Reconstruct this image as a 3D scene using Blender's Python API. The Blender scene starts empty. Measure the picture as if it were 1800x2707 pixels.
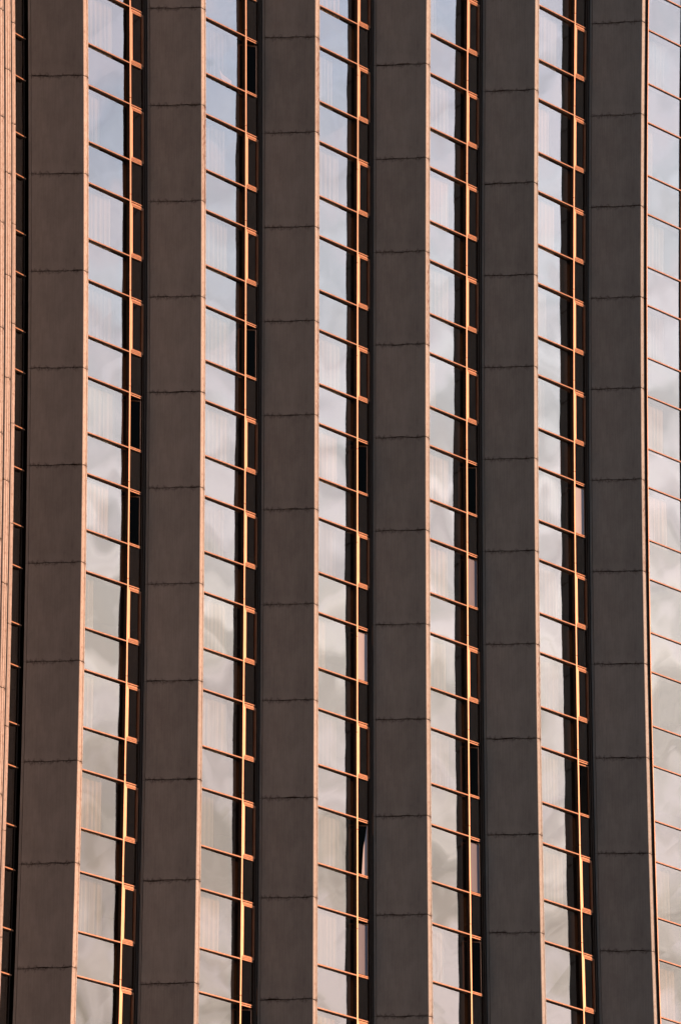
import bpy, math, random
from mathutils import Vector, Matrix
random.seed(7)
sc = bpy.context.scene
C = sc.collection

# ------------------------------------------------------------------ camera
FPX, PITCH, CX, CY = 15698.0, 0.281201, 869.76, 1462.82      # focal length in photo pixels, tilt, optical centre
EYE = 1.6
cam = bpy.data.cameras.new('camera'); cam_o = bpy.data.objects.new('camera', cam); C.objects.link(cam_o)
cam.sensor_fit = 'VERTICAL'; cam.sensor_height = 36.0; cam.sensor_width = 24.0
cam.lens = 36.0 * FPX / 2707.0
cam.shift_x = (900 - CX) / 2707.0
cam.shift_y = (CY - 1353.5) / 2707.0
cam.clip_start = 1.0; cam.clip_end = 6000.0
cam_o.location = (0, 0, EYE)
cam_o.matrix_world = Matrix.Translation((0, 0, EYE)) @ Matrix.Rotation(math.pi/2 + PITCH, 4, 'X') @ Matrix.Rotation(0.001874, 4, 'Z')
sc.camera = cam_o

# ------------------------------------------------------------------ light
SUN_AZ, SUN_EL = math.radians(2.6), math.radians(8.5)        # azimuth counted from +X towards +Y
sun_dir = Vector((math.cos(SUN_AZ)*math.cos(SUN_EL), math.sin(SUN_AZ)*math.cos(SUN_EL), math.sin(SUN_EL)))
sl = bpy.data.lights.new('sun', 'SUN'); so = bpy.data.objects.new('sun', sl); C.objects.link(so)
sl.energy = 5.0; sl.angle = math.radians(0.55); sl.color = (1.0, 0.475, 0.25)
so.rotation_euler = sun_dir.to_track_quat('Z', 'Y').to_euler()
so.location = (60, 60, 90)

world = bpy.data.worlds.new('World'); sc.world = world; world.use_nodes = True
nt = world.node_tree; N = nt.nodes; L = nt.links
for n in list(N): N.remove(n)
def nd(tree, kind, **kw):
    n = tree.nodes.new(kind)
    for k, v in kw.items(): setattr(n, k, v)
    return n
def mth(tree, op, a, b=None, clamp=False):
    n = nd(tree, 'ShaderNodeMath', operation=op, use_clamp=clamp)
    for i, v in enumerate((a, b)):
        if v is None: continue
        if isinstance(v, (int, float)): n.inputs[i].default_value = v
        else: tree.links.new(v, n.inputs[i])
    return n.outputs[0]
def mixc(tree, fac, a, b, mode='MIX'):
    n = nd(tree, 'ShaderNodeMix', data_type='RGBA', blend_type=mode)
    for sock, v in ((n.inputs[0], fac), (n.inputs[6], a), (n.inputs[7], b)):
        if isinstance(v, (int, float)): sock.default_value = v
        elif isinstance(v, tuple): sock.default_value = (*v, 1) if len(v) == 3 else v
        else: tree.links.new(v, sock)
    return n.outputs[2]
def ramp(tree, fac, stops):
    n = nd(tree, 'ShaderNodeValToRGB')
    cr = n.color_ramp
    while len(cr.elements) < len(stops): cr.elements.new(0.5)
    for e, (p, c) in zip(cr.elements, stops):
        e.position = p; e.color = (*c, 1) if len(c) == 3 else c
    tree.links.new(fac, n.inputs[0]); return n.outputs[0]
SKY = 0.060
bg = nd(nt, 'ShaderNodeBackground'); bg.inputs[1].default_value = SKY
out = nd(nt, 'ShaderNodeOutputWorld'); L.new(bg.outputs[0], out.inputs[0])
sky = nd(nt, 'ShaderNodeTexSky', sky_type='NISHITA', sun_disc=False)
sky.sun_elevation = SUN_EL; sky.sun_rotation = math.pi/2 - SUN_AZ
sky.air_density = 1.0; sky.dust_density = 1.5; sky.ozone_density = 1.0
tc = nd(nt, 'ShaderNodeTexCoord')
# a thin streaky evening cloud deck over the whole sky
mp = nd(nt, 'ShaderNodeMapping'); mp.inputs['Scale'].default_value = (1, 1, 4.2); mp.inputs['Rotation'].default_value = (0.10, -0.06, 0)
L.new(tc.outputs['Generated'], mp.inputs[0])
n1 = nd(nt, 'ShaderNodeTexNoise'); n1.inputs['Scale'].default_value = 5.5; n1.inputs['Detail'].default_value = 6; n1.inputs['Roughness'].default_value = 0.5; n1.inputs['Distortion'].default_value = 0.6
L.new(mp.outputs[0], n1.inputs['Vector'])
n2 = nd(nt, 'ShaderNodeTexNoise'); n2.inputs['Scale'].default_value = 17; n2.inputs['Detail'].default_value = 4; n2.inputs['Distortion'].default_value = 0.4
L.new(mp.outputs[0], n2.inputs['Vector'])
sep = nd(nt, 'ShaderNodeSeparateXYZ'); L.new(tc.outputs['Generated'], sep.inputs[0])
height = mth(nt, 'MULTIPLY', sep.outputs[2], 2.2, True)
mp3 = nd(nt, 'ShaderNodeMapping'); mp3.inputs['Scale'].default_value = (1, 1, 7.5); mp3.inputs['Rotation'].default_value = (0.25, -0.12, 0.3)
L.new(tc.outputs['Generated'], mp3.inputs[0])
n3 = nd(nt, 'ShaderNodeTexNoise'); n3.inputs['Scale'].default_value = 15; n3.inputs['Detail'].default_value = 3; n3.inputs['Roughness'].default_value = 0.45; n3.inputs['Distortion'].default_value = 0.7
L.new(mp3.outputs[0], n3.inputs['Vector'])
cloud_tone = mth(nt, 'ADD', mth(nt, 'ADD', mth(nt, 'MULTIPLY', n1.outputs[0], 0.30), mth(nt, 'MULTIPLY', n2.outputs[0], 0.30)), mth(nt, 'MULTIPLY', n3.outputs[0], 0.40))
CLOUD_LOW, CLOUD_HIGH = (12.0, 9.6, 8.6), (11.5, 11.8, 13.6)
ccol = ramp(nt, height, [(0.0, (0.50, 0.45, 0.40)), (0.38, (0.46, 0.41, 0.38)), (0.48, (0.61, 0.54, 0.50)), (0.58, (0.86, 0.81, 0.78)), (0.68, (0.72, 0.76, 0.84)), (0.80, (0.51, 0.59, 0.76)), (1.0, (0.52, 0.57, 0.68))])
shade = nd(nt, 'ShaderNodeMapRange'); shade.inputs[1].default_value = 0.43; shade.inputs[2].default_value = 0.55; shade.inputs[3].default_value = 0.64; shade.inputs[4].default_value = 1.13
L.new(cloud_tone, shade.inputs[0])
# the deck is brightest round the low sun and dim on the far side of the sky
dotn = nd(nt, 'ShaderNodeVectorMath', operation='DOT_PRODUCT'); dotn.inputs[1].default_value = sun_dir[:]
L.new(tc.outputs['Generated'], dotn.inputs[0])
side = nd(nt, 'ShaderNodeMapRange', interpolation_type='SMOOTHSTEP'); side.inputs[1].default_value = 0.6; side.inputs[2].default_value = 1.0; side.inputs[3].default_value = 0.32; side.inputs[4].default_value = 37.0
L.new(dotn.outputs['Value'], side.inputs[0])
calm = nd(nt, 'ShaderNodeMapRange', interpolation_type='SMOOTHSTEP'); calm.inputs[1].default_value = 0.25; calm.inputs[2].default_value = 0.34; calm.inputs[3].default_value = 1.0; calm.inputs[4].default_value = 0.38
L.new(sep.outputs[2], calm.inputs[0])
tone_c = mth(nt, 'ADD', 0.96, mth(nt, 'MULTIPLY', mth(nt, 'SUBTRACT', shade.outputs[0], 0.96), calm.outputs[0]))
lum = mth(nt, 'MULTIPLY', tone_c, side.outputs[0])
mauve = nd(nt, 'ShaderNodeMapRange'); mauve.inputs[1].default_value = 0.44; mauve.inputs[2].default_value = 0.60; mauve.inputs[3].default_value = 0.0; mauve.inputs[4].default_value = 0.42
L.new(n2.outputs[0], mauve.inputs[0])
ccol = mixc(nt, mauve.outputs[0], ccol, (0.68, 0.61, 0.69))
# away from the sunset the deck turns blue-grey
away = nd(nt, 'ShaderNodeMapRange'); away.inputs[1].default_value = 0.85; away.inputs[2].default_value = 0.30; away.inputs[3].default_value = 0.0; away.inputs[4].default_value = 1.0
L.new(dotn.outputs['Value'], away.inputs[0])
ccol = mixc(nt, away.outputs[0], ccol, (0.56, 0.66, 0.86))
cl = nd(nt, 'ShaderNodeVectorMath', operation='SCALE'); L.new(ccol, cl.inputs[0]); L.new(lum, cl.inputs['Scale'])
L.new(mixc(nt, 0.88, sky.outputs[0], cl.outputs[0]), bg.inputs[0])

sc.view_settings.view_transform = 'Standard'; sc.view_settings.look = 'None'
sc.view_settings.exposure = 0.68; sc.view_settings.gamma = 1.0; sc.view_settings.use_curve_mapping = False
sc.render.engine = 'CYCLES'
sc.cycles.transparent_max_bounces = 12; sc.cycles.max_bounces = 8

# ------------------------------------------------------------------ materials
def mat(name):
    m = bpy.data.materials.new(name); m.use_nodes = True
    t = m.node_tree
    for n in list(t.nodes): t.nodes.remove(n)
    o = nd(t, 'ShaderNodeOutputMaterial')
    return m, t, o
def principled(t, o, color, rough, metal=0.0):
    p = nd(t, 'ShaderNodeBsdfPrincipled')
    if isinstance(color, tuple): p.inputs['Base Color'].default_value = (*color, 1)
    else: t.links.new(color, p.inputs['Base Color'])
    if isinstance(rough, (int, float)): p.inputs['Roughness'].default_value = rough
    else: t.links.new(rough, p.inputs['Roughness'])
    p.inputs['Metallic'].default_value = metal
    t.links.new(p.outputs[0], o.inputs[0]); return p
def noise(t, vec, scale, detail=3, rough=0.55, dist=0.0):
    n = nd(t, 'ShaderNodeTexNoise'); n.inputs['Scale'].default_value = scale; n.inputs['Detail'].default_value = detail
    n.inputs['Roughness'].default_value = rough; n.inputs['Distortion'].default_value = dist
    t.links.new(vec, n.inputs['Vector']); return n.outputs[0]
def mapping(t, vec, s):
    m = nd(t, 'ShaderNodeMapping'); m.inputs['Scale'].default_value = s; t.links.new(vec, m.inputs[0]); return m.outputs[0]
def mrange(t, v, a, b, c, d):
    n = nd(t, 'ShaderNodeMapRange'); n.inputs[1].default_value = a; n.inputs[2].default_value = b; n.inputs[3].default_value = c; n.inputs[4].default_value = d
    t.links.new(v, n.inputs[0]); return n.outputs[0]

def concrete(name, base, rust=0.0):
    """UV: u = metres along the plan outline, v = metres above the panel's lower edge."""
    m, t, o = mat(name)
    uv = nd(t, 'ShaderNodeUVMap', uv_map='UVMap').outputs[0]
    geo = nd(t, 'ShaderNodeTexCoord').outputs['Object']
    oi = nd(t, 'ShaderNodeObjectInfo').outputs['Random']
    streak = noise(t, mapping(t, geo, (26, 26, 0.9)), 1.0, 3, 0.6)
    ribs = noise(t, mapping(t, geo, (70, 70, 1.5)), 1.0, 1)
    broad = noise(t, mapping(t, geo, (1.6, 1.6, 1.0)), 1.0, 5, 0.65)
    grit = noise(t, geo, 60, 2)
    v = mth(t, 'ADD', mth(t, 'ADD', mth(t, 'MULTIPLY', streak, 0.11), mth(t, 'MULTIPLY', broad, 0.30)), mth(t, 'ADD', mth(t, 'MULTIPLY', grit, 0.10), mth(t, 'MULTIPLY', ribs, 0.09)))
    v = mth(t, 'ADD', v, mth(t, 'MULTIPLY', oi, 0.05))
    tone = mrange(t, v, 0.17, 0.47, 0.60, 1.36)
    sc_ = nd(t, 'ShaderNodeVectorMath', operation='SCALE'); sc_.inputs[0].default_value = base; t.links.new(tone, sc_.inputs['Scale'])
    col = sc_.outputs[0]
    s = nd(t, 'ShaderNodeSeparateXYZ'); t.links.new(uv, s.inputs[0])
    # grime that hugs the joints in uneven patches
    e = mth(t, 'MINIMUM', s.outputs[1], mth(t, 'SUBTRACT', 3.0, s.outputs[1]))
    pat = noise(t, mapping(t, geo, (3.2, 3.2, 0.7)), 1.0, 3, 0.6)
    reach = mrange(t, pat, 0.42, 0.72, 0.015, 0.24)
    fine = noise(t, mapping(t, geo, (22, 22, 30)), 1.0, 3)
    g = mth(t, 'SUBTRACT', 1.0, mth(t, 'DIVIDE', e, reach), True)
    g = mth(t, 'MULTIPLY', g, mrange(t, fine, 0.35, 0.6, 0.15, 0.9), True)
    col = mixc(t, g, col, (0.045, 0.036, 0.032))
    # a drip or two
    dr = noise(t, mapping(t, geo, (9, 9, 0.35)), 1.0, 2)
    col = mixc(t, mrange(t, dr, 0.66, 0.80, 0.0, 0.28), col, (0.10, 0.085, 0.07))
    # pitted, worn edge on every nose
    edge = mth(t, 'GREATER_THAN', s.outputs[0], 1.57)
    pits = noise(t, mapping(t, geo, (24, 24, 9)), 1.0, 4, 0.7)
    col = mixc(t, mth(t, 'MULTIPLY', mrange(t, pits, 0.50, 0.66, 0.0, 0.65), edge), col, (0.17, 0.10, 0.075))
    if rust:
        r1 = noise(t, mapping(t, geo, (30, 30, 6)), 1.0, 4, 0.7)
        on_nose = mth(t, 'GREATER_THAN', s.outputs[0], 1.60)
        col = mixc(t, mth(t, 'MULTIPLY', mrange(t, r1, 0.56 - 0.08*rust, 0.60, 0.0, 0.9), on_nose), col, (0.11, 0.035, 0.02))
    p = principled(t, o, col, 0.85)
    b = nd(t, 'ShaderNodeBump'); b.inputs['Strength'].default_value = 0.35; b.inputs['Distance'].default_value = 0.01
    t.links.new(mth(t, 'ADD', grit, mth(t, 'MULTIPLY', ribs, 0.6)), b.inputs['Height']); t.links.new(b.outputs[0], p.inputs['Normal'])
    return m
# lighting gradient painted into the panel colour: browner on the left, greyer on the right
TONES = [(0.408, 0.395, 0.382), (0.400, 0.396, 0.384), (0.356, 0.374, 0.376), (0.344, 0.370, 0.376), (0.330, 0.368, 0.380), (0.316, 0.364, 0.382), (0.312, 0.362, 0.384)]
M_conc = [concrete('weathered_concrete', c) for c in TONES]
M_rust = concrete('rust_stained_concrete', TONES[2], 1.0)
M_rust2 = [concrete('lightly_rusted_concrete', c, 0.45) for c in TONES]
M_core, t, o = mat('dark_joint'); principled(t, o, (0.03, 0.026, 0.024), 0.9)

M_frame, t, o = mat('bronze_frame')
geo = nd(t, 'ShaderNodeTexCoord').outputs['Object']
fcol = mixc(t, mrange(t, noise(t, mapping(t, geo, (6, 6, 3)), 1.0, 4), 0.3, 0.7, 0, 1), (0.26, 0.140, 0.086), (0.36, 0.200, 0.125))
principled(t, o, fcol, 0.46, 0.28)
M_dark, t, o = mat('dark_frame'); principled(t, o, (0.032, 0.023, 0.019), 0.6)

def glass(name, tint, wob, refl=1.35):
    m, t, o = mat(name)
    g = nd(t, 'ShaderNodeNewGeometry')
    tcn = nd(t, 'ShaderNodeTexCoord').outputs['Object']
    oi = nd(t, 'ShaderNodeObjectInfo').outputs['Random']
    off = nd(t, 'ShaderNodeVectorMath', operation='ADD'); t.links.new(tcn, off.inputs[0])
    cx = nd(t, 'ShaderNodeCombineXYZ'); t.links.new(mth(t, 'MULTIPLY', oi, 91.0), cx.inputs[0]); t.links.new(mth(t, 'MULTIPLY', oi, 37.0), cx.inputs[2]); t.links.new(cx.outputs[0], off.inputs[1])
    n = nd(t, 'ShaderNodeTexNoise'); n.inputs['Scale'].default_value = 0.6; n.inputs['Detail'].default_value = 1.0; t.links.new(off.outputs[0], n.inputs['Vector'])
    sub = nd(t, 'ShaderNodeVectorMath', operation='SUBTRACT'); t.links.new(n.outputs['Color'], sub.inputs[0]); sub.inputs[1].default_value = (0.5, 0.5, 0.5)
    mul = nd(t, 'ShaderNodeVectorMath', operation='MULTIPLY'); t.links.new(sub.outputs[0], mul.inputs[0]); mul.inputs[1].default_value = (wob, wob, wob*0.8)
    add = nd(t, 'ShaderNodeVectorMath', operation='ADD'); t.links.new(g.outputs['Normal'], add.inputs[0]); t.links.new(mul.outputs[0], add.inputs[1])
    nrm = nd(t, 'ShaderNodeVectorMath', operation='NORMALIZE'); t.links.new(add.outputs[0], nrm.inputs[0])
    d = nd(t, 'ShaderNodeVectorMath', operation='DOT_PRODUCT'); t.links.new(g.outputs['Normal'], d.inputs[0]); t.links.new(g.outputs['Incoming'], d.inputs[1])
    c1 = mth(t, 'SUBTRACT', 1.0, mth(t, 'ABSOLUTE', d.outputs['Value']))
    fr = mth(t, 'ADD', 0.042, mth(t, 'MULTIPLY', mth(t, 'POWER', c1, 5), 0.95))
    fr = mth(t, 'MULTIPLY', fr, refl, True)
    gl = nd(t, 'ShaderNodeBsdfGlossy'); gl.inputs['Roughness'].default_value = 0.0; gl.inputs['Color'].default_value = (1, 0.985, 0.97, 1)
    t.links.new(nrm.outputs[0], gl.inputs['Normal'])
    tr = nd(t, 'ShaderNodeBsdfTransparent'); tr.inputs[0].default_value = (*tint, 1)
    mx = nd(t, 'ShaderNodeMixShader'); t.links.new(fr, mx.inputs[0]); t.links.new(tr.outputs[0], mx.inputs[1]); t.links.new(gl.outputs[0], mx.inputs[2])
    t.links.new(mx.outputs[0], o.inputs[0]); return m
M_glass = glass('bronze_tinted_glass', (0.66, 0.60, 0.54), 0.022, 3.8)
M_sash_glass = glass('casement_glass', (0.46, 0.41, 0.37), 0.010, 3.8)
M_open_glass = glass('open_casement_glass', (0.46, 0.41, 0.37), 0.010, 1.2)
M_curtain, t, o = mat('sheer_curtain'); principled(t, o, (0.50, 0.72, 0.84), 0.9)
M_curtain2, t, o = mat('grey_curtain'); principled(t, o, (0.26, 0.36, 0.40), 0.9)
M_curtain3, t, o = mat('bright_curtain'); principled(t, o, (0.72, 0.86, 0.86), 0.9)
M_paper, t, o = mat('pale_cloth'); principled(t, o, (0.9, 0.9, 0.88), 0.9)
M_drape, t, o = mat('pale_lilac_drape')
geo = nd(t, 'ShaderNodeTexCoord').outputs['Object']
principled(t, o, mixc(t, noise(t, mapping(t, geo, (1.5, 1.5, 0.8)), 1.0, 2), (0.26, 0.30, 0.40), (0.34, 0.38, 0.46)), 0.8)
M_drape2, t, o = mat('grey_lilac_drape')
geo = nd(t, 'ShaderNodeTexCoord').outputs['Object']
principled(t, o, mixc(t, noise(t, mapping(t, geo, (1.5, 1.5, 0.8)), 1.0, 2), (0.10, 0.13, 0.20), (0.145, 0.17, 0.24)), 0.8)
M_back, t, o = mat('spandrel_backing'); principled(t, o, (0.014, 0.010, 0.009), 0.8)
M_wing, t, o = mat('dark_wing_glass'); principled(t, o, (0.02, 0.016, 0.014), 0.12)
M_room, t, o = mat('dim_interior'); principled(t, o, (0.03, 0.027, 0.025), 0.9)
M_ground, t, o = mat('asphalt')
geo = nd(t, 'ShaderNodeTexCoord').outputs['Object']
principled(t, o, mixc(t, noise(t, geo, 0.2, 5), (0.045, 0.045, 0.046), (0.07, 0.068, 0.066)), 0.9)

# ------------------------------------------------------------------ helpers
def lens_bend(X, Y, Z):
    """The tower is built very slightly flared: piers fan out and storeys stretch a little away from its middle."""
    z = Z - EYE
    d = Y*math.cos(PITCH) + z*math.sin(PITCH); v = -Y*math.sin(PITCH) + z*math.cos(PITCH)
    a, b = X/d, v/d
    r2 = min((a*a + b*b)*FPX*FPX, 2300.0**2)
    s = 1 + 1.157e-8*r2
    el = PITCH + math.atan(b*s)
    z2 = Y*math.tan(el) if abs(b) < 0.2 else z + (Y*math.tan(PITCH + math.atan(math.copysign(0.2, b)*s)) - Y*math.tan(PITCH + math.atan(math.copysign(0.2, b))))
    d2 = Y*math.cos(PITCH) + z2*math.sin(PITCH)
    return Vector((a*s*d2 if abs(b) < 0.2 else X*s, Y, z2 + EYE))
class MB:
    def __init__(s): s.v = []; s.f = []; s.uv = []
    def face(s, pts, uvs=None):
        i = len(s.v); s.v += [Vector(p) for p in pts]; s.f.append(tuple(range(i, i+len(pts))))
        s.uv += list(uvs) if uvs else [(0.5, 1.5)]*len(pts)
    def box(s, P, u0, u1, w0, w1, z0, z1):
        c = [P(u, w, z) for z in (z0, z1) for w in (w0, w1) for u in (u0, u1)]
        for q in ((0, 1, 5, 4), (1, 3, 7, 5), (3, 2, 6, 7), (2, 0, 4, 6), (4, 5, 7, 6), (2, 3, 1, 0)): s.face([c[k] for k in q])
    def build(s, name, m, parent=None, label=None, smooth=False, bent=True):
        pts = [lens_bend(*p) for p in s.v] if bent else s.v
        o_ = sum(pts, Vector())/len(pts)
        me = bpy.data.meshes.new(name); me.from_pydata([p - o_ for p in pts], [], s.f)
        ul = me.uv_layers.new(name='UVMap')
        for k, uv in enumerate(s.uv): ul.data[k].uv = uv
        me.materials.append(m)
        if smooth:
            for p in me.polygons: p.use_smooth = True
        ob = bpy.data.objects.new(name, me); C.objects.link(ob)
        ob.location = o_
        if parent is not None:
            ob.parent = parent; ob.location = o_ - base_of(parent)
        if label: ob['label'] = label
        return ob
def base_of(o):
    b = Vector()
    while o is not None: b += o.location; o = o.parent
    return b

# ------------------------------------------------------------------ setting
g = MB(); g.face([(-3000, -3000, 0), (3000, -3000, 0), (3000, 3000, 0), (-3000, 3000, 0)])
go = g.build('ground', M_ground, bent=False); go['kind'] = 'structure'

tower = bpy.data.objects.new('tower_building', None); C.objects.link(tower); tower.location = (0, 176, 0)
tower['label'] = 'tall tower facade of stepped grey concrete piers and bronze-framed glazing in low sun'
tower['category'] = 'building'

# plan: each bay is a step: glass runs away to the right, then a blank pier face comes back to the next lit nose
T1 = Vector((-7.276, 168.775)); MOD = Vector((3.4178, 2.2645))
NOSE = Vector((0.128, 0.222)); GL = Vector((0.6045, 0.7966)).normalized(); GLEN = 2.751; UM = 1.946
GN = Vector((GL.y, -GL.x))
Z0, H = 63.476 + EYE, 3.0
KMIN, KMAX = -4, 12
def zj(k): return Z0 - k*H
def xat(px, Y, Z=46.0):   # plan x of a photo column at depth Y
    return (px - CX)/FPX*(Y*math.cos(PITCH) + Z*math.sin(PITCH))
TIPS = {i: T1 + MOD*(i-1) for i in range(1, 7)}
TIPS[0] = Vector((xat(31.3, 164.7), 164.7)); TIPS[-1] = Vector((xat(16, 160.4), 160.4)); TIPS[-2] = Vector((xat(-0.5, 155.9), 155.9))
RV = -(MOD - NOSE - GL*GLEN)          # tip -> root of its blank face
NW = {0: 0.62}
def pier(i):
    A = TIPS[i]; B = A + NOSE*NW.get(i, 1); R = A + RV
    d = (A - R).normalized(); back = Vector((d.y*-1, d.x))   # into the building
    if back.y < 0: back = -back
    # core, seen only in the joints
    c = MB()
    poly = [R + back*0.03 + d*0.02, A + back*0.05 - d*0.03, B - d*0.04 - Vector((0, -0.03)), B + Vector((-0.04, 0.35)), R + back*0.6]
    zt, zb = zj(KMIN) + 3, 0.0
    zs = [zb, zj(KMAX+1)] + [zj(k) for k in range(KMAX, KMIN-1, -1)] + [zt]
    for z0, z1 in zip(zs, zs[1:]):
        for p, q in zip(poly, poly[1:] + poly[:1]):
            c.face([(p.x, p.y, z0), (q.x, q.y, z0), (q.x, q.y, z1), (p.x, p.y, z1)])
    for z in (zb, zt): c.face([(p.x, p.y, z) for p in poly])
    core = c.build('pier', M_core, tower)
    rnd = random.Random(100 + i)
    m = M_conc[max(0, min(i, 6))]
    # plan outline of a cladding panel: blank face, nose with a groove, short return
    nd_ = (B - A).normalized(); nn = Vector((nd_.y, -nd_.x)); W = (B - A).length
    root = R + d*0.085
    front = [A + nd_*0.012 + nn*0.0, A + nd_*(W*0.70), A + nd_*(W*0.70) - nn*0.07, A + nd_*(W*0.80) - nn*0.07, A + nd_*(W*0.80) - nn*0.004, B - nn*0.004, B + Vector((-0.03, 0.20))]
    if i <= 0: front[1:1] = [A + nd_*(W*0.26), A + nd_*(W*0.26) - nn*0.06, A + nd_*(W*0.36) - nn*0.06, A + nd_*(W*0.36)]
    n_face = 11
    outline = [root + (A - d*0.012 - root)*(j/n_face) for j in range(n_face+1)] + front
    dist = [0.0]
    for p, q in zip(outline, outline[1:]): dist.append(dist[-1] + (q-p).length)
    def joint():          # wandering joint line with small nibbled spots
        base = rnd.uniform(0.004, 0.010); r = []; w = 0
        ch = rnd.random() < 0.55; cp = rnd.randint(1, n_face-1)
        for j in range(len(outline)):
            w = 0.6*w + rnd.uniform(-0.006, 0.006)
            r.append(base + abs(w)*0.6 + (rnd.uniform(0.006, 0.02) if ch and abs(j-cp) <= 1 and j < n_face else 0))
        return r
    wob = {k: [rnd.uniform(-0.007, 0.007) + 0.010*math.sin(j*0.9 + k*1.7 + i) for j in range(len(outline))] for k in range(KMIN, KMAX+3)}
    for k in range(KMIN, KMAX+1):
        top, bot = joint(), joint()
        out_ = rnd.uniform(-0.004, 0.004)
        b = MB(); z1, z0 = zj(k), zj(k+1)
        off = Vector((-back.x, -back.y))*out_
        for j in range(len(outline)-1):
            p, q = outline[j] + off, outline[j+1] + off
            zp1, zq1 = z1 - top[j] + wob[k][j], z1 - top[j+1] + wob[k][j+1]
            zp0, zq0 = z0 + bot[j] + wob[k+1][j], z0 + bot[j+1] + wob[k+1][j+1]
            zm = (z0+z1)/2
            for (a0, a1, c0, c1) in ((zp0, zm, zq0, zm), (zm, zp1, zm, zq1)):
                b.face([(p.x, p.y, a0), (q.x, q.y, c0), (q.x, q.y, c1), (p.x, p.y, a1)],
                       [(dist[j], a0-z0), (dist[j+1], c0-z0), (dist[j+1], c1-z0), (dist[j], a1-z0)])
            ib = back*0.05
            b.face([(p.x, p.y, zp1), (q.x, q.y, zq1), (q.x+ib.x, q.y+ib.y, zq1), (p.x+ib.x, p.y+ib.y, zp1)], [(0, 2.99)]*4)
            b.face([(q.x, q.y, zq0), (p.x, p.y, zp0), (p.x+ib.x, p.y+ib.y, zp0), (q.x+ib.x, q.y+ib.y, zq0)], [(0, 0.01)]*4)
        b.face([(root.x, root.y, z0+.01), (root.x, root.y, z1-.01), (root.x+back.x*.05, root.y+back.y*.05, z1-.01), (root.x+back.x*.05, root.y+back.y*.05, z0+.01)])
        b.build('concrete_panel', M_rust if (i, k) == (2, 0) else (M_rust2[max(0, i)] if (i, k) in ((3, 2), (3, -1), (4, 1), (5, 5), (6, 3)) else m), core, {(2, 0): 'panel with a rust-streaked lit edge'}.get((i, k)))
        # worn nose patches
    # plain closing strip down the inner corner
    s = MB()
    a_, b_ = R + back*0.004, R + d*0.072
    for k in range(KMIN, KMAX+1):
        z1, z0 = zj(k) - .004, zj(k+1) + .004
        s.face([(a_.x, a_.y, z0), (b_.x, b_.y, z0), (b_.x, b_.y, z1), (a_.x, a_.y, z1)], [(0, 1.5)]*4)
        s.face([(b_.x, b_.y, z0), (b_.x+back.x*.03, b_.y+back.y*.03, z0), (b_.x+back.x*.03, b_.y+back.y*.03, z1), (b_.x, b_.y, z1)], [(0, 1.5)]*4)
    s.build('corner_strip', m, core)
    return core
PIERS = {i: pier(i) for i in range(-2, 7)}

# ------------------------------------------------------------------ windows
ZH, ZS = -0.201, -1.932     # head and sill rails, from the storey joint
OPEN = {(1, 3): 'dark', (1, 4): 'dark', (2, -1): 'dark', (2, 2): 'dark', (2, 9): 'dark', (3, 3): 'dark', (3, 5): 'pale', (3, 7): 'part', (3, 8): 'pale',
        (4, 3): 'dark', (4, 4): 'pale', (4, 6): 'dark', (4, 7): 'pale', (4, 8): 'dark', (5, 3): 'pale', (5, 6): 'dark'}
TICK = {0: 0.0, 1: 0.0, 2: 0.0, 3: -0.55, 4: 0.12, 5: 0.10, 6: -0.2}
def ring(mb, P, u0, u1, z0, z1, prof, rs=0.6, zs_=0.8):
    for (d0, w0), (d1, w1) in zip(prof, prof[1:]):
        o4 = [(u0+d0, z0+d0*zs_), (u1-d0*rs, z0+d0*zs_), (u1-d0*rs, z1-d0*zs_), (u0+d0, z1-d0*zs_)]
        i4 = [(u0+d1, z0+d1*zs_), (u1-d1*rs, z0+d1*zs_), (u1-d1*rs, z1-d1*zs_), (u0+d1, z1-d1*zs_)]
        for e in range(4):
            f = (e+1) % 4
            mb.face([P(o4[e][0], w0, o4[e][1]), P(o4[f][0], w0, o4[f][1]), P(i4[f][0], w1, i4[f][1]), P(i4[e][0], w1, i4[e][1])] if e else
                    [P(o4[0][0], max(w0, w1) if w1 > w0 else w0, o4[0][1]), P(o4[1][0], max(w0, w1) if w1 > w0 else w0, o4[1][1]), P(i4[1][0], min(w0, w1) if w1 > w0 else w1, i4[1][1]), P(i4[0][0], min(w0, w1) if w1 > w0 else w1, i4[0][1])])
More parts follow.
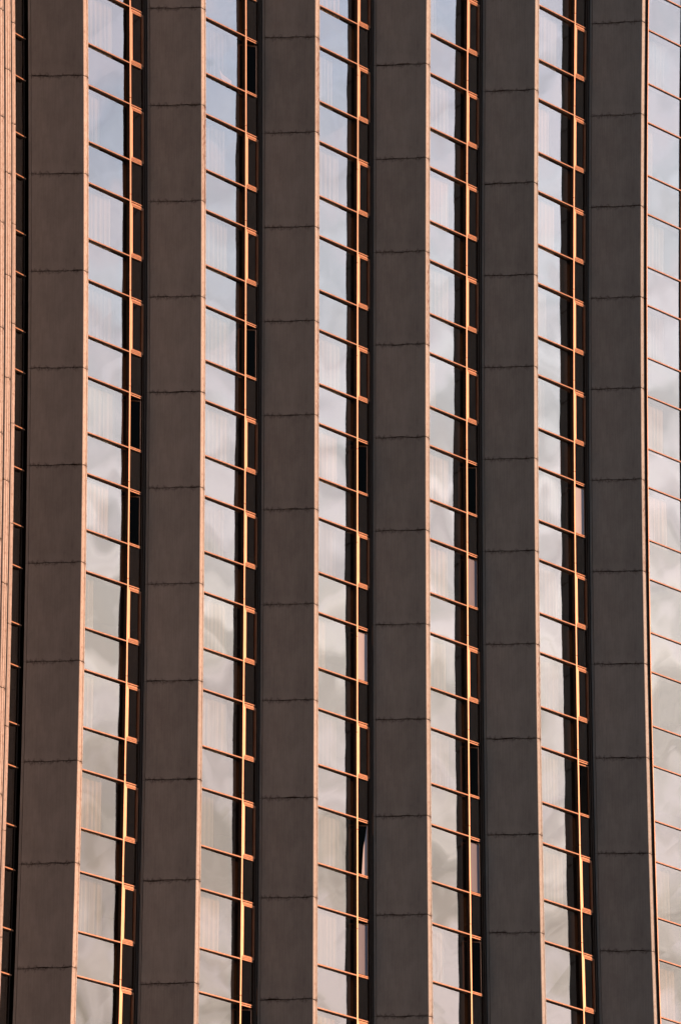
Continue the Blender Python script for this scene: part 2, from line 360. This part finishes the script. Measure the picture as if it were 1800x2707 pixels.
def window(i, k):
    S = TIPS[i] + NOSE
    u_lo = 0.0
    if i == 6: S = S + Vector((0.06, -0.05))
    GLd, GNd = GL, GN
    if i == 0:
        a0 = math.radians(60.0); GLd = Vector((math.cos(a0), math.sin(a0))); GNd = Vector((GLd.y, -GLd.x))
        S = (TIPS[1] + RV) - GLd*GLEN; u_lo = 1.2
    zt = zj(k)
    def P(u, w, z):
        q = S + GLd*u + GNd*w; return (q.x, q.y, zt + z)
    rnd = random.Random(1000 + i*50 + k)
    opened = OPEN.get((i, k)); HH = 0.0195
    UJ = 2.575
    tk = TICK[i]
    if tk > 0: segs = [(-3.0 + tk + .008, 0.0), (-3.0, -3.0 + tk - .008)]
    elif tk < 0: segs = [(-3.0, tk - .008), (tk + .008, 0.0)]
    else: segs = [(-2.99, -0.008)]
    um0, um1 = UM - 0.026, UM + 0.026
    if i == 0: um0, um1 = UM - .002, UM + .002
    uend = 2.52 if i != 0 else 2.62
    lo = max(0.035 if i == 6 else 0.0, u_lo)
    # dark casing in the inner corner carries the rest
    jb = MB()
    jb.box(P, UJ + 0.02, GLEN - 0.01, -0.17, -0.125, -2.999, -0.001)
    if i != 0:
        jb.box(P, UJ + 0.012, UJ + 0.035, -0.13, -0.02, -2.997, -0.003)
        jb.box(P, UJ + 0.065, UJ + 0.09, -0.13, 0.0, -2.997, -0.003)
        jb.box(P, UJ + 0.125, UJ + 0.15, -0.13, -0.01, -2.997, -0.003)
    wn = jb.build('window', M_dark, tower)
    def slant(name, u0, u1, wb, f00, f10, z0, z1, dz):     # bar with a slightly tilted front face
        b = MB(); c = [P(u0, f00, z0), P(u1, f10, z0), P(u1, f10 - dz, z1), P(u0, f00 - dz, z1), P(u0, wb, z0), P(u1, wb, z0), P(u1, wb, z1), P(u0, wb, z1)]
        for q in ((0, 1, 2, 3), (5, 4, 7, 6), (4, 0, 3, 7), (1, 5, 6, 2), (3, 2, 6, 7), (4, 5, 1, 0)): b.face([c[j] for j in q])
        ob = b.build(name, M_frame, wn); ob.data.materials.append(M_dark)      # shade painted in: near-black flanks and undersides
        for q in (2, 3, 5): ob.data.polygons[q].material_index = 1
        return ob
    if i != 0:      # mullion, broken by a movement joint
        for a, b in segs: slant('mullion', um0, um1, -0.13, 0.002, 0.009, a, b, 0)
    for nm, zc in (('head_rail', ZH), ('sill_rail', ZS)):
        slant(nm, lo, um0 - .001, -0.12, 0.0, 0.0, zc - HH, zc + HH, 0.007)
        if i != 0: slant(nm, um1 + .001, uend, -0.12, 0.0, 0.0, zc - HH, zc + HH, 0.007)
    if i == 0:
        for zc in (ZH, ZS): slant('rail_end', um1, uend, -0.12, 0.0, 0.0, zc - HH, zc + HH, 0.007)
    if i != 0:
        slant('casement_head', um1 + .002, uend - .01, -0.10, -0.012, -0.012, ZH - 0.070, ZH - 0.036, 0.004)
        slant('casement_sill', um1 + .002, uend - .01, -0.10, 0.004, 0.004, ZS + 0.026, ZS + 0.056, 0.0045)
    if i == 6: slant('side_frame', 0.0, 0.033, -0.13, 0.004, 0.004, -2.995, -0.005, 0)
    GW = -0.088 if i != 6 else -0.045
    def pane(name, u0, u1, z0, z1, w, m):
        b = MB(); tl = [rnd.uniform(-0.0035, 0.0035) for _ in range(4)]
        lean = -0.016*(u1 - u0) if u0 < 1.5 and i != 6 else 0.0      # wide panes stand a touch out of square in their frames
        cs = [(u0, z0, tl[0]), (u1, z0, tl[1] + lean), (u1, z1, tl[2] + lean), (u0, z1, tl[0] + tl[2] - tl[1])]
        F = [P(u, w + t_, z) for u, z, t_ in cs]; K = [P(u, w + t_ - 0.008, z) for u, z, t_ in cs]
        b.face(F); b.face(K[::-1])
        for e in range(4): b.face([F[e], K[e], K[(e+1) % 4], F[(e+1) % 4]])
        return b.build(name, m, wn)
    pu0 = max(0.0, u_lo - .01)
    if i == 6: pu0 = 0.02
    pu1 = um0 + .01 if i != 0 else UJ + .1
    pane('pane', pu0, pu1, ZS + .01, ZH - .01, GW, M_glass)
    pane('spandrel_pane', pu0, pu1, -3 + ZH + .01, ZS - .01, GW, M_glass)
    if i != 0: pane('spandrel_pane', um1 - .01, UJ + .03, -3 + ZH + .01, ZS - .01, -0.06, M_glass)
    bk = MB(); bk.box(P, -0.05, GLEN - .05, -0.33, -0.29, -3 + ZH - .04, ZS + .02)
    bk.build('backing_panel', M_back, wn)
    # curtain, hung in uneven pleats
    if i != 0 and rnd.random() < 0.88:
        cu = MB(); u = rnd.uniform(0.02, 0.12) if i != 6 else 0.05; ue = rnd.uniform(1.35, 1.75) if rnd.random() < 0.75 else rnd.uniform(0.8, 1.2)
        ph = rnd.uniform(0, 6); pts = []; x = u
        while x < ue:
            pts.append((x, 0.028*math.sin(ph) + rnd.uniform(-0.006, 0.006))); ph += rnd.uniform(0.7, 1.5); x += rnd.uniform(0.02, 0.05)
        for (ua, wa), (ub, wb) in zip(pts, pts[1:]):
            cu.face([P(ua, -0.40 + wa*1.3, ZS - .02), P(ub, -0.40 + wb*1.3, ZS - .02), P(ub, -0.40 + wb*.7, ZH - .02), P(ua, -0.40 + wa*.7, ZH - .02)])
        cu.build('curtain', rnd.choice([M_curtain, M_curtain, M_curtain2, M_curtain3]), wn, smooth=False)
    if (i, k) == (2, -1):
        cc = MB(); cc.face([P(0.90, -0.20, ZS+.44), P(1.05, -0.21, ZS+.33), P(1.50, -0.20, ZS+.24), P(1.50, -0.20, ZS+.05), P(1.02, -0.21, ZS+.16)])
        cc.build('curtain_corner', M_paper, wn, 'pale curtain corner caught up above the sill')
    # casement
    if i != 0:
        c0, c1, e0, e1 = um1 + .002, UJ, ZS + .064, ZH - .078
        prof = [(0, -0.05), (0, 0.0), (0.042, 0.006), (0.042, -0.012), (0.088, -0.006), (0.088, -0.055), (0.075, -0.055)]
        if not opened:
            s = MB(); ring(s, P, c0, c1, e0, e1, prof)
            s.build('casement', M_frame, wn)
            pane('casement_pane', c0 + .08, c1 - .045, e0 + .065, e1 - .065, -0.045, M_sash_glass)
        else:
            ang = math.radians(rnd.uniform(34, 42)) if (i, k) != (5, 6) else math.radians(4)
            ca, sa = math.cos(ang), math.sin(ang)
            def Q(u, w, z):       # hinged on the right edge, swings into the room
                du = u - c1; return P(c1 + du*ca + (w+.03)*sa*-1, -0.075 + du*sa + (w+.03)*ca, z)
            s = MB(); ring(s, Q, c0, c1 - .01, e0 - .02, e1 - .02, [(0, -0.05), (0, 0.0), (0.045, 0.006), (0.045, -0.05), (0, -0.05)])
            lab = {'dark': 'casement standing open inwards', 'pale': 'casement standing open inwards behind a pale drape', 'part': 'casement standing open inwards with a drape caught at one side'}[opened]
            s.build('casement', M_frame, wn, lab)
            b = MB(); b.box(Q, c0 + .04, c1 - .05, -0.03, -0.022, e0 + .02, e1 - .06); b.build('casement_pane', M_open_glass, wn)
            if opened == 'pale':
                dcu = MB(); n_ = 7
                for j in range(n_):
                    f0, f1 = j/n_, (j+1)/n_
                    ua, ub = c0 + .01 + (c1-.03-c0)*f0, c0 + .01 + (c1-.03-c0)*f1
                    wa, wb = -0.07 + .006*math.sin(j*1.3), -0.07 + .006*math.sin((j+1)*1.3)
                    dcu.face([P(ua, wa, e0 + .03), P(ub, wb, e0 + .03), P(ub, wb, e1 - .06), P(ua, wa, e1 - .10)])
                dcu.build('drape', M_drape if (i, k) in ((3, 5), (5, 3)) else M_drape2, wn)
            if opened == 'part':
                dcu = MB(); hh = e1 - .05 - e0; prev = None
                for j in range(13):
                    f = j/12; z = e0 + .02 + hh*f
                    wdt = 0.26*(1 - f)**0.5 * (1 if f < .55 else max(0.02, 1 - (f-.55)*1.6)) + .012
                    cur = (c1 - .04 - wdt, z)
                    if prev: dcu.face([P(prev[0], -.07, prev[1]), P(c1 - .03, -.07, prev[1]), P(c1 - .03, -.07, cur[1]), P(cur[0], -.07, cur[1])])
                    prev = cur
                dcu.build('drape', M_drape, wn)
    return wn
for i in range(0, 7):
    for k in range(KMIN, KMAX+1): window(i, k)

# ------------------------------------------------------------------ inside of the building
nb = Vector((-MOD.y, MOD.x)).normalized()
def pl(i, back): return TIPS[1] + MOD*(i-1) + nb*back
inn = MB()
zs = [0] + [zj(k) for k in range(KMAX+1, KMIN-2, -1)]
A_, B_ = pl(-0.6, 5.2), pl(7.2, 5.2)
for z0, z1 in zip(zs, zs[1:]): inn.face([(A_.x, A_.y, z0), (B_.x, B_.y, z0), (B_.x, B_.y, z1), (A_.x, A_.y, z1)])
inn.build('interior_wall', M_room, tower, bent=False)
for k in range(KMIN, KMAX+2):
    f = MB(); z = zj(k) - 1.05 + 0.0
    for i in range(1, 7):       # slab follows the glass line, set back behind the spandrels
        S = TIPS[i] + NOSE - GN*0.34; E_ = S + GL*(GLEN + .1); Bk, Bl = pl(i+1.4, 5.1), pl(i+.05, 5.1)
        for zz in (z + 0.90, z + 1.10): f.face([(S.x, S.y, zz), (E_.x, E_.y, zz), (Bk.x, Bk.y, zz), (Bl.x, Bl.y, zz)])
    f.build('floor_slab', M_room, tower)
# blind outer walls that close the block: left wing behind the stacked noses, and the far right end
w = MB(); pts = []
for i in (-2, -1, 0):
    A = TIPS[i]; Bq = A + NOSE*NW.get(i, 1)
    nxt = TIPS[i+1] + RV if i < 0 else (TIPS[1] + RV) - Vector((math.cos(math.radians(60)), math.sin(math.radians(60))))*(GLEN-1.2)
    pts.append((Bq + Vector((-0.035, 0.10)), nxt + Vector((-0.02, 0.05))))
E6 = TIPS[6] + NOSE + GL*GLEN
for p, q in pts:
    for z0, z1 in zip(zs, zs[1:]): w.face([(p.x, p.y, z0), (q.x, q.y, z0), (q.x, q.y, z1), (p.x, p.y, z1)])
w.build('wing_glazing', M_wing, tower)
w = MB(); pts = []
pts.append((E6, E6 + Vector((2.0, 14.0)))); pts.append((E6 + Vector((2.0, 14.0)), E6 + Vector((-34, 14.0)))); pts.append((E6 + Vector((-34, 14.0)), TIPS[-2] + RV)); 
for p, q in pts:
    for z0, z1 in zip(zs, zs[1:]): w.face([(p.x, p.y, z0), (q.x, q.y, z0), (q.x, q.y, z1), (p.x, p.y, z1)])
w.build('end_wall', M_conc[3], tower)
ct = MB(); q4 = [TIPS[-2] + RV, TIPS[1] + RV + Vector((0, .2)), E6 + Vector((0, .2)), E6 + Vector((2.0, 14)), E6 + Vector((-34, 14))]
ct.face([(p.x, p.y, zs[-1] + .01) for p in q4]); ct.build('roof', M_conc[3], tower)
